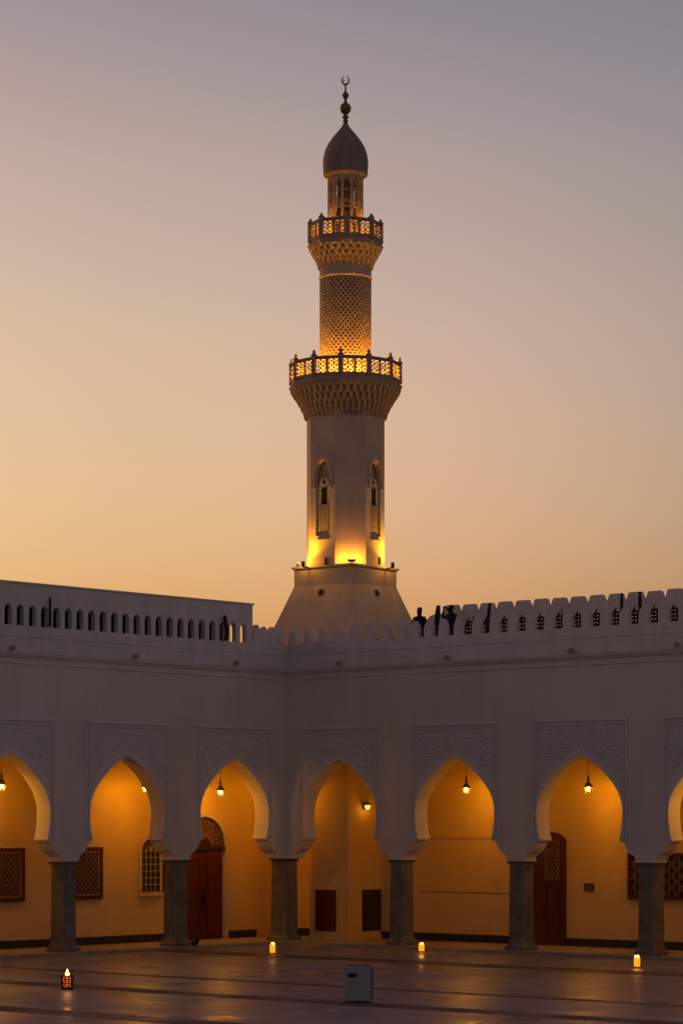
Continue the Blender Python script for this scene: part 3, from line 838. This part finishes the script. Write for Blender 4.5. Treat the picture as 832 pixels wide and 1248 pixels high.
# ------------------------------------------------------------------ things on the roof
def post(name, px, ytop, d, side, w, lean=0, label='', kink=0, wtop=None, zb=9.76):
    x = to_s(px, d, side); p = WP(side, abs(x), d, zb); zt = HEYE+(HY-ytop)*p.y/F
    bm = BM(); h = zt-zb; wt = wtop or w
    N = 7; rings = []
    for k in range(N+1):
        t = k/N; z = h*t; off = lean*(t-.6)*h + kink*math.sin(t*math.pi*1.4)
        rw = (w if t < .7 else wt)*(.9+.12*math.sin(k*2.1)) * (.62 if k == N else 1)
        rings.append([Vector((off + rw*math.cos(q*math.pi/4+.3), rw*.8*math.sin(q*math.pi/4+.3), z)) for q in range(8)])
    loft(bm, rings)
    o = link(name, bm, 'black'); o.location = p
    tag(o, label, 'post')
    return o
post('roof_post', 61, 728, -.25, 'L', .05, 0, 'thin black post standing against the left roof wall near the picture edge', zb=10.41)
post('roof_post', 275, 750, -.25, 'L', .08, 0, 'short thick black post in front of the last arches of the left roof wall', zb=10.41, kink=.04)
post('roof_post', 532, 738, .8, 'R', .085, .04, 'dark bundled post with swollen top standing between the two people on the roof', wtop=.11, kink=-.03)
post('roof_post', 576, 752, .8, 'R', .05, .05, 'short dark pointed post right of the person with raised arms')
post('roof_post', 594, 735, .8, 'R', .07, .10, 'tall dark leaning post, second to the right of the person with raised arms')
post('roof_post', 684.5, 738, .8, 'R', .022, .0, 'very thin dark rod in the middle of the right roof wall')
post('roof_post', 757, 723, .8, 'R', .065, .02, 'straight dark post left of the crooked post near the right end')
post('roof_post', 779, 721, .8, 'R', .075, .12, 'crooked dark post against the right roof wall near the picture edge', kink=.07)
# roof vents behind the merlons
vt = None
for i, px in enumerate((367, 385, 402, 461, 478)):
    d = 2.2; x = to_s(px, d, 'R'); p = WP('R', x, d, 9.745)
    if vt is None:
        vt = empty('roof_vent', (0, 0, 0), A_R, 'x', 'vent', 'roof vents behind the corner merlons')
        bm = BM(); box(bm, -.22, .22, -.2, .2, 0, .88); link('housing', bm, 'iron', vt)
        bm = BM()
        for k in range(4): box(bm, -.24, .24, -.24, -.201, .5+k*.09, .54+k*.09)
        link('louvre', bm, 'wood_and_shade_dark', vt); o = vt
    else: o = copy_tree(vt)
    o.location = p
    o['label'] = 'dark louvred roof box in the ' + ('first', 'second', 'third', 'fourth', 'fifth')[i] + ' gap from the left between merlons before the minaret'
# rain spouts under the parapet
SP = None
for i, (sd, px) in enumerate((('L', 13), ('L', 163), ('L', 286), ('R', 415), ('R', 546), ('R', 697), ('R', 826))):
    x = to_s(px, -.12, sd); p = WP(sd, abs(x), -.12, 9.66)
    if SP is None:
        SP = empty('wall_spotlight', (0, 0, 0), 0, 'x', 'spotlight', 'small unlit spotlights along the parapet')
        bm = BM(); box(bm, -.05, .05, -.10, -.002, -.02, .04); link('bracket', bm, 'rail', SP)
        bm = BM(); box(bm, -.06, .06, -.17, -.07, -.06, .08); link('housing', bm, 'rail', SP); o = SP
    else: o = copy_tree(SP)
    o.location = p; o.rotation_euler = (0, 0, A_R if sd == 'R' else A_L)
    o['label'] = 'small unlit spotlight under the parapet, ' + ('at the far left edge', 'above the second arch from the left', 'above the tall arched door', 'just right of the corner', 'below the person with raised arms', 'above the red wooden door', 'at the far right edge')[i]

# ------------------------------------------------------------------ people
def skin_body(name, verts, edges, radii, mat, parent, levels=2):
    me = bpy.data.meshes.new(name); me.from_pydata(verts, edges, []); me.update()
    o = bpy.data.objects.new(name, me); COL.objects.link(o)
    m = o.modifiers.new('Skin', 'SKIN'); m.use_smooth_shade = True
    sv = me.skin_vertices[0].data
    for i, r in enumerate(radii): sv[i].radius = r; sv[i].use_root = (i == 0)
    s = o.modifiers.new('Sub', 'SUBSURF'); s.levels = levels; s.render_levels = levels
    dg = bpy.context.evaluated_depsgraph_get(); dg.update()
    me2 = bpy.data.meshes.new_from_object(o.evaluated_get(dg))
    o.modifiers.clear(); o.data = me2; me2.materials.clear(); me2.materials.append(M[mat])
    for p in me2.polygons: p.use_smooth = True
    o.parent = parent
    return o
def person(loc, rz, pose, label):
    root = empty('person', loc, rz, label, 'person')
    V, E, Rr = [], [], []
    def add(p, r, frm=None):
        V.append(p); Rr.append(r if isinstance(r, tuple) else (r, r))
        if frm is not None: E.append((frm, len(V)-1))
        return len(V)-1
    pel = add((0, 0, .93), (.165, .12)); wst = add((0, 0, 1.08), (.145, .11), pel); ch = add((0, -.01, 1.30), (.185, .125), wst)
    nk0 = add((0, 0, 1.44), (.10, .09), ch); nk = add((0, 0, 1.50), (.07, .07), nk0)
    hd0 = add((0, -.01, 1.57), (.092, .10), nk); hd = add((0, -.01, 1.65), (.098, .11), hd0); add((0, 0, 1.73), (.05, .06), hd)
    for s in (-1, 1):
        hip = add((s*.10, 0, .86), .098, pel); kn = add((s*.12, -.02, .48), .062, hip); an = add((s*.13, .02, .10), .045, kn)
        hl = add((s*.13, .01, .045), .04, an); add((s*.15, -.17, .03), (.035, .025), hl)
        sh = add((s*.185, 0, 1.40), .062, ch)
        if pose == 'raised': el = add((s*.37, -.06, 1.36), .048, sh); wr = add((s*.13, -.20, 1.58), .034, el)
        else: el = add((s*.27, .03, 1.13), .047, sh); wr = add((s*.20, -.16, .98), .030, el)
        V_w = Vector(V[wr]); dirn = (V_w - Vector(V[el])).normalized()
        pm = add(tuple(V_w+dirn*.06), (.034, .018), wr)
        side = Vector((-s, 0, 0)); perp = dirn.cross(Vector((0, 1, 0))).normalized()
        for f in range(4):
            q = add(tuple(V_w+dirn*.115+perp*(.026*(f-1.5))), .010, pm)
            add(tuple(V_w+dirn*(.155+.012*(1-abs(f-1.4)))+perp*(.028*(f-1.5))+Vector((0, -.015, 0))), .009, q)
        q = add(tuple(V_w+dirn*.05+perp*.05), .011, wr); add(tuple(V_w+dirn*.10+perp*.07), .010, q)
    body = skin_body('body', V, E, Rr, 'cloth', root)
    # head front and hair
    bm = BM(); ball(bm, (0, -.045, 1.645), .066, .85, .75, 1.25, 14); ball(bm, (0, -.105, 1.635), .016, .8, 1, 1.3, 8)
    ball(bm, (-.078, .0, 1.64), .02, .5, .8, 1.3, 8); ball(bm, (.078, .0, 1.64), .02, .5, .8, 1.3, 8)
    for s in (-1, 1): ball(bm, (s*.028, -.096, 1.66), .009, seg=8)
    box(bm, -.022, .022, -.102, -.09, 1.598, 1.606)
    link('face', bm, 'skin', root, True)
    bm = BM(); ball(bm, (0, .018, 1.685), .098, .92, 1.0, .92, 16); link('hair', bm, 'black', root, True)
    # jacket hem and shirt
    bm = BM()
    def el(rx, ry, z): return [Vector((rx*math.cos(2*math.pi*k/18), ry*math.sin(2*math.pi*k/18), z)) for k in range(18)]
    loft(bm, [el(.19, .14, .80), el(.185, .135, .95), el(.175, .13, 1.1), el(.205, .14, 1.3), el(.19, .125, 1.40), el(.09, .09, 1.47)], cap=False)
    link('jacket', bm, 'cloth', root, True)
    return root
x = to_s(511, .8, 'R'); person(WP('R', x, .8, 9.742), A_R+.35, 'down', 'person in black standing on the roof beside the minaret base, arms folded low')
x = to_s(549, .8, 'R'); p2 = person(WP('R', x, .8, 9.742), A_R-.2, 'raised', 'person in black on the roof with both arms raised to the face holding a phone')
bm = BM(); box(bm, -.075, .075, -.008, .008, -.035, .035); o = link('phone', bm, 'black')
ml = Matrix.Translation(p2.location) @ Matrix.Rotation(p2.rotation_euler.z, 4, 'Z') @ Vector((0, -.26, 1.68)); o.location = ml; o.rotation_euler = (0, 0, p2.rotation_euler.z)
tag(o, 'small dark phone held up by the person with raised arms on the roof', 'phone')

# ------------------------------------------------------------------ candles, lantern, box on the paving
def candle(px, py, h, w, label, e):
    p = ground_at(px, py, GZ+.004)
    root = empty('candle', p, random.uniform(0, 3), label, 'candle', 'lit candles on the paving in front of the piers')
    hw = w/2
    bm = BM(); lathe(bm, [(hw*.80, .04), (hw*.86, h*.45), (hw*.88, h*.80), (hw*.55, h*.82), (.0015, h*.76)], 16); link('wax', bm, 'wax', root, True)
    bm = BM(); lathe(bm, [(hw*.9, 0), (hw*.95, .02), (hw, h), (hw*.95, h), (hw*.91, .03)], 18, cap=False); link('glass', bm, 'glass', root, True)
    for k, (dx, dy) in enumerate(((-.052, 0), (.05, .015), (0, -.045))):
        bm = BM(); lathe(bm, [(.002, h*.80), (.016, h*.83), (.021, h*.88), (.011, h*.97), (.001, h*1.06)], 8, c=(dx, dy)); link('flame', bm, 'flame', root, True)
    point_light('candle_light', (0, 0, h*1.0), e*.3, col=(1, .42, .08), radius=.05, parent=root)
candle(332, 1163, .36, .21, 'glass candle burning at the foot of the corner pier', 3.5)
candle(513.5, 1161, .30, .22, 'candle burning beside the first pier right of the corner, shorter than the others', 3.5)
candle(776, 1180, .36, .21, 'glass candle burning in front of the rightmost pier', 3.5)
p = ground_at(82, 1206, GZ+.001)
root = empty('iron_lantern', p, .3, 'black pierced iron lantern with a flame glowing on top, alone at lower left', 'lantern')
bm = BM(); lathe(bm, [(.15, 0), (.16, .02), (.14, .05), (.145, .055)], 12); link('base', bm, 'iron', root)
bm = BM()
for k in range(12):
    a = 2*math.pi*k/12; b_ = 2*math.pi*(k+1)/12
    A0 = Vector((.135*math.cos(a), .135*math.sin(a), .05)); A1 = Vector((.16*math.cos(a), .16*math.sin(a), .36))
    B0 = Vector((.135*math.cos(b_), .135*math.sin(b_), .05)); B1 = Vector((.16*math.cos(b_), .16*math.sin(b_), .36))
    n_ = Vector((math.cos(a), math.sin(a), 0))
    bar(bm, A0, A1, .028, .012, n_)
    for t in (0, .33, .66, .95): bar(bm, A0.lerp(A1, t), B0.lerp(B1, t), .028, .012, n_)
    for t in (.0, .33, .66):
        if (k+int(t*3)) % 2: bar(bm, A0.lerp(A1, t), B0.lerp(B1, t+.33), .022, .012, n_)
        else: bar(bm, A0.lerp(A1, t+.16), B0.lerp(B1, t+.16), .03, .010, n_)
link('pierced_cage', bm, 'iron', root)
bm = BM(); lathe(bm, [(.105, .06), (.12, .2), (.125, .31), (.002, .30)], 14); link('glowing_cup', bm, 'ember', root, True)
bm = BM(); lathe(bm, [(.002, .31), (.045, .34), (.055, .38), (.03, .44), (.001, .52)], 10); link('flame', bm, 'flame', root, True)
point_light('candle_light', (0, 0, .5), 1.5, col=(1, .36, .07), radius=.05, parent=root)
point_light('candle_light', (0, 0, .33), .6, col=(1, .36, .07), radius=.03, parent=root)

p = ground_at(437, 1222, GZ)
root = empty('grey_box', p, -.12, 'grey metal box with a dark slot standing on the paving at bottom centre', 'box')
bm = BM(); box(bm, -.31, .31, -.22, .22, .03, .87); bmesh.ops.bevel(bm, geom=bm.edges[:], offset=.025, segments=3, affect='EDGES', profile=.5)
link('body', bm, 'bin', root)
bm = BM(); box(bm, -.30, .30, -.21, .21, .0, .045); link('foot', bm, 'black', root)
bm = BM(); box(bm, .312, .325, -.18, .18, .08, .82); link('side_panel', bm, 'bin_side', root)
bm = BM(); box(bm, -.24, -.02, -.232, -.222, .60, .70); link('slot', bm, 'black', root)
bm = BM(); box(bm, -.29, .29, -.20, .20, .871, .885); link('lid', bm, 'bin_side', root)
# dark doorstop by the pier
p = ground_at(235, 1162, FZ)
bm = BM(); ball(bm, (0, 0, .09), .12, 1.3, .9, .75, 14); ball(bm, (.1, 0, .19), .08, .9, .8, 1.3, 10)
o = link('black_bag', bm, 'black', None, True); o.location = WP('L', 4.62, -.1, FZ); tag(o, 'small black bag on the step beside the pier left of the tall arched door', 'bag')

# ------------------------------------------------------------------ camera, sky, sun
cam = bpy.data.cameras.new('camera'); co = bpy.data.objects.new('camera', cam); COL.objects.link(co)
cam.sensor_fit = 'HORIZONTAL'; cam.sensor_width = 36; cam.lens = F/832*36
cam.shift_y = (HY-624)/832; cam.clip_start = .5; cam.clip_end = 3000
co.location = (0, 0, HEYE); co.rotation_euler = (math.pi/2, 0, 0); scene.camera = co

SUN_EL, SUN_AZ = 1.6, -42      # azimuth in degrees from +Y, negative is left
w = bpy.data.worlds.new('World'); scene.world = w; w.use_nodes = True
nt = w.node_tree; bg = nt.nodes['Background']
sky = nt.nodes.new('ShaderNodeTexSky'); sky.sky_type = 'NISHITA'; sky.sun_disc = False
sky.sun_elevation = R(SUN_EL); sky.sun_rotation = R(SUN_AZ); sky.altitude = 0
sky.air_density = 1.0; sky.dust_density = 4.0; sky.ozone_density = 2.0
tcw = nt.nodes.new('ShaderNodeTexCoord'); sep = nt.nodes.new('ShaderNodeSeparateXYZ'); nt.links.new(tcw.outputs['Generated'], sep.inputs[0])
rp = nt.nodes.new('ShaderNodeValToRGB'); nt.links.new(sep.outputs['Z'], rp.inputs['Fac'])
TINT = ((.0, (1.82, 1.42, 1.16)), (.095, (1.78, 1.38, 1.11)), (.128, (1.77, 1.36, 1.07)), (.19, (1.78, 1.29, .99)), (.25, (1.64, 1.13, .91)), (.308, (1.32, .91, .80)), (.45, (1.72, .60, .48)), (.8, (1.8, .55, .43)))
els = rp.color_ramp.elements
while len(els) < len(TINT): els.new(.5)
for e_, (p_, c_) in zip(els, TINT): e_.position = p_; e_.color = (*c_, 1)
vm = nt.nodes.new('ShaderNodeVectorMath'); vm.operation = 'MULTIPLY'
nt.links.new(sky.outputs['Color'], vm.inputs[0]); nt.links.new(rp.outputs['Color'], vm.inputs[1])
mrx = nt.nodes.new('ShaderNodeMapRange'); mrx.inputs['From Min'].default_value = -.134; mrx.inputs['From Max'].default_value = .134
nt.links.new(sep.outputs['X'], mrx.inputs['Value'])
xr = nt.nodes.new('ShaderNodeValToRGB'); nt.links.new(mrx.outputs['Result'], xr.inputs['Fac'])
XT = ((0, (1, 1, 1)), (.18, (1.08, 1.02, 1.0)), (.37, (1.19, 1.06, 1.03)), (.53, (1.28, 1.07, 1.06)), (.68, (1.32, 1.06, 1.08)), (.84, (1.27, 1.03, 1.04)), (1, (1.19, .97, 1.0)))
els = xr.color_ramp.elements
while len(els) < len(XT): els.new(.5)
for e_, (p_, c_) in zip(els, XT): e_.position = p_; e_.color = (*c_, 1)
mrz = nt.nodes.new('ShaderNodeMapRange'); mrz.inputs['From Min'].default_value = .16; mrz.inputs['From Max'].default_value = .33
mrz.inputs['To Min'].default_value = 1; mrz.inputs['To Max'].default_value = .0; nt.links.new(sep.outputs['Z'], mrz.inputs['Value'])
mxc = nt.nodes.new('ShaderNodeMix'); mxc.data_type = 'RGBA'; mxc.inputs['A'].default_value = (1, 1, 1, 1); nt.links.new(xr.outputs['Color'], mxc.inputs['B'])
nt.links.new(mrz.outputs['Result'], mxc.inputs['Factor'])
vm2 = nt.nodes.new('ShaderNodeVectorMath'); vm2.operation = 'MULTIPLY'
nt.links.new(vm.outputs['Vector'], vm2.inputs[0]); nt.links.new(mxc.outputs['Result'], vm2.inputs[1])
nt.links.new(vm2.outputs['Vector'], bg.inputs['Color']); bg.inputs['Strength'].default_value = .12
sl = bpy.data.lights.new('sun', 'SUN'); sl.energy = .02; sl.angle = R(3); sl.color = (1, .6, .35)
so = bpy.data.objects.new('sun', sl); COL.objects.link(so)
d = Vector((math.sin(R(SUN_AZ))*math.cos(R(SUN_EL)), math.cos(R(SUN_AZ))*math.cos(R(SUN_EL)), math.sin(R(SUN_EL))))
so.rotation_euler = (-d).to_track_quat('-Z', 'Y').to_euler(); so.location = (0, 0, 40)

vs = scene.view_settings
vs.view_transform = 'Standard'; vs.look = 'None'; vs.gamma = 1; vs.exposure = 1.6; vs.use_curve_mapping = False
scene.cycles.max_bounces = 6
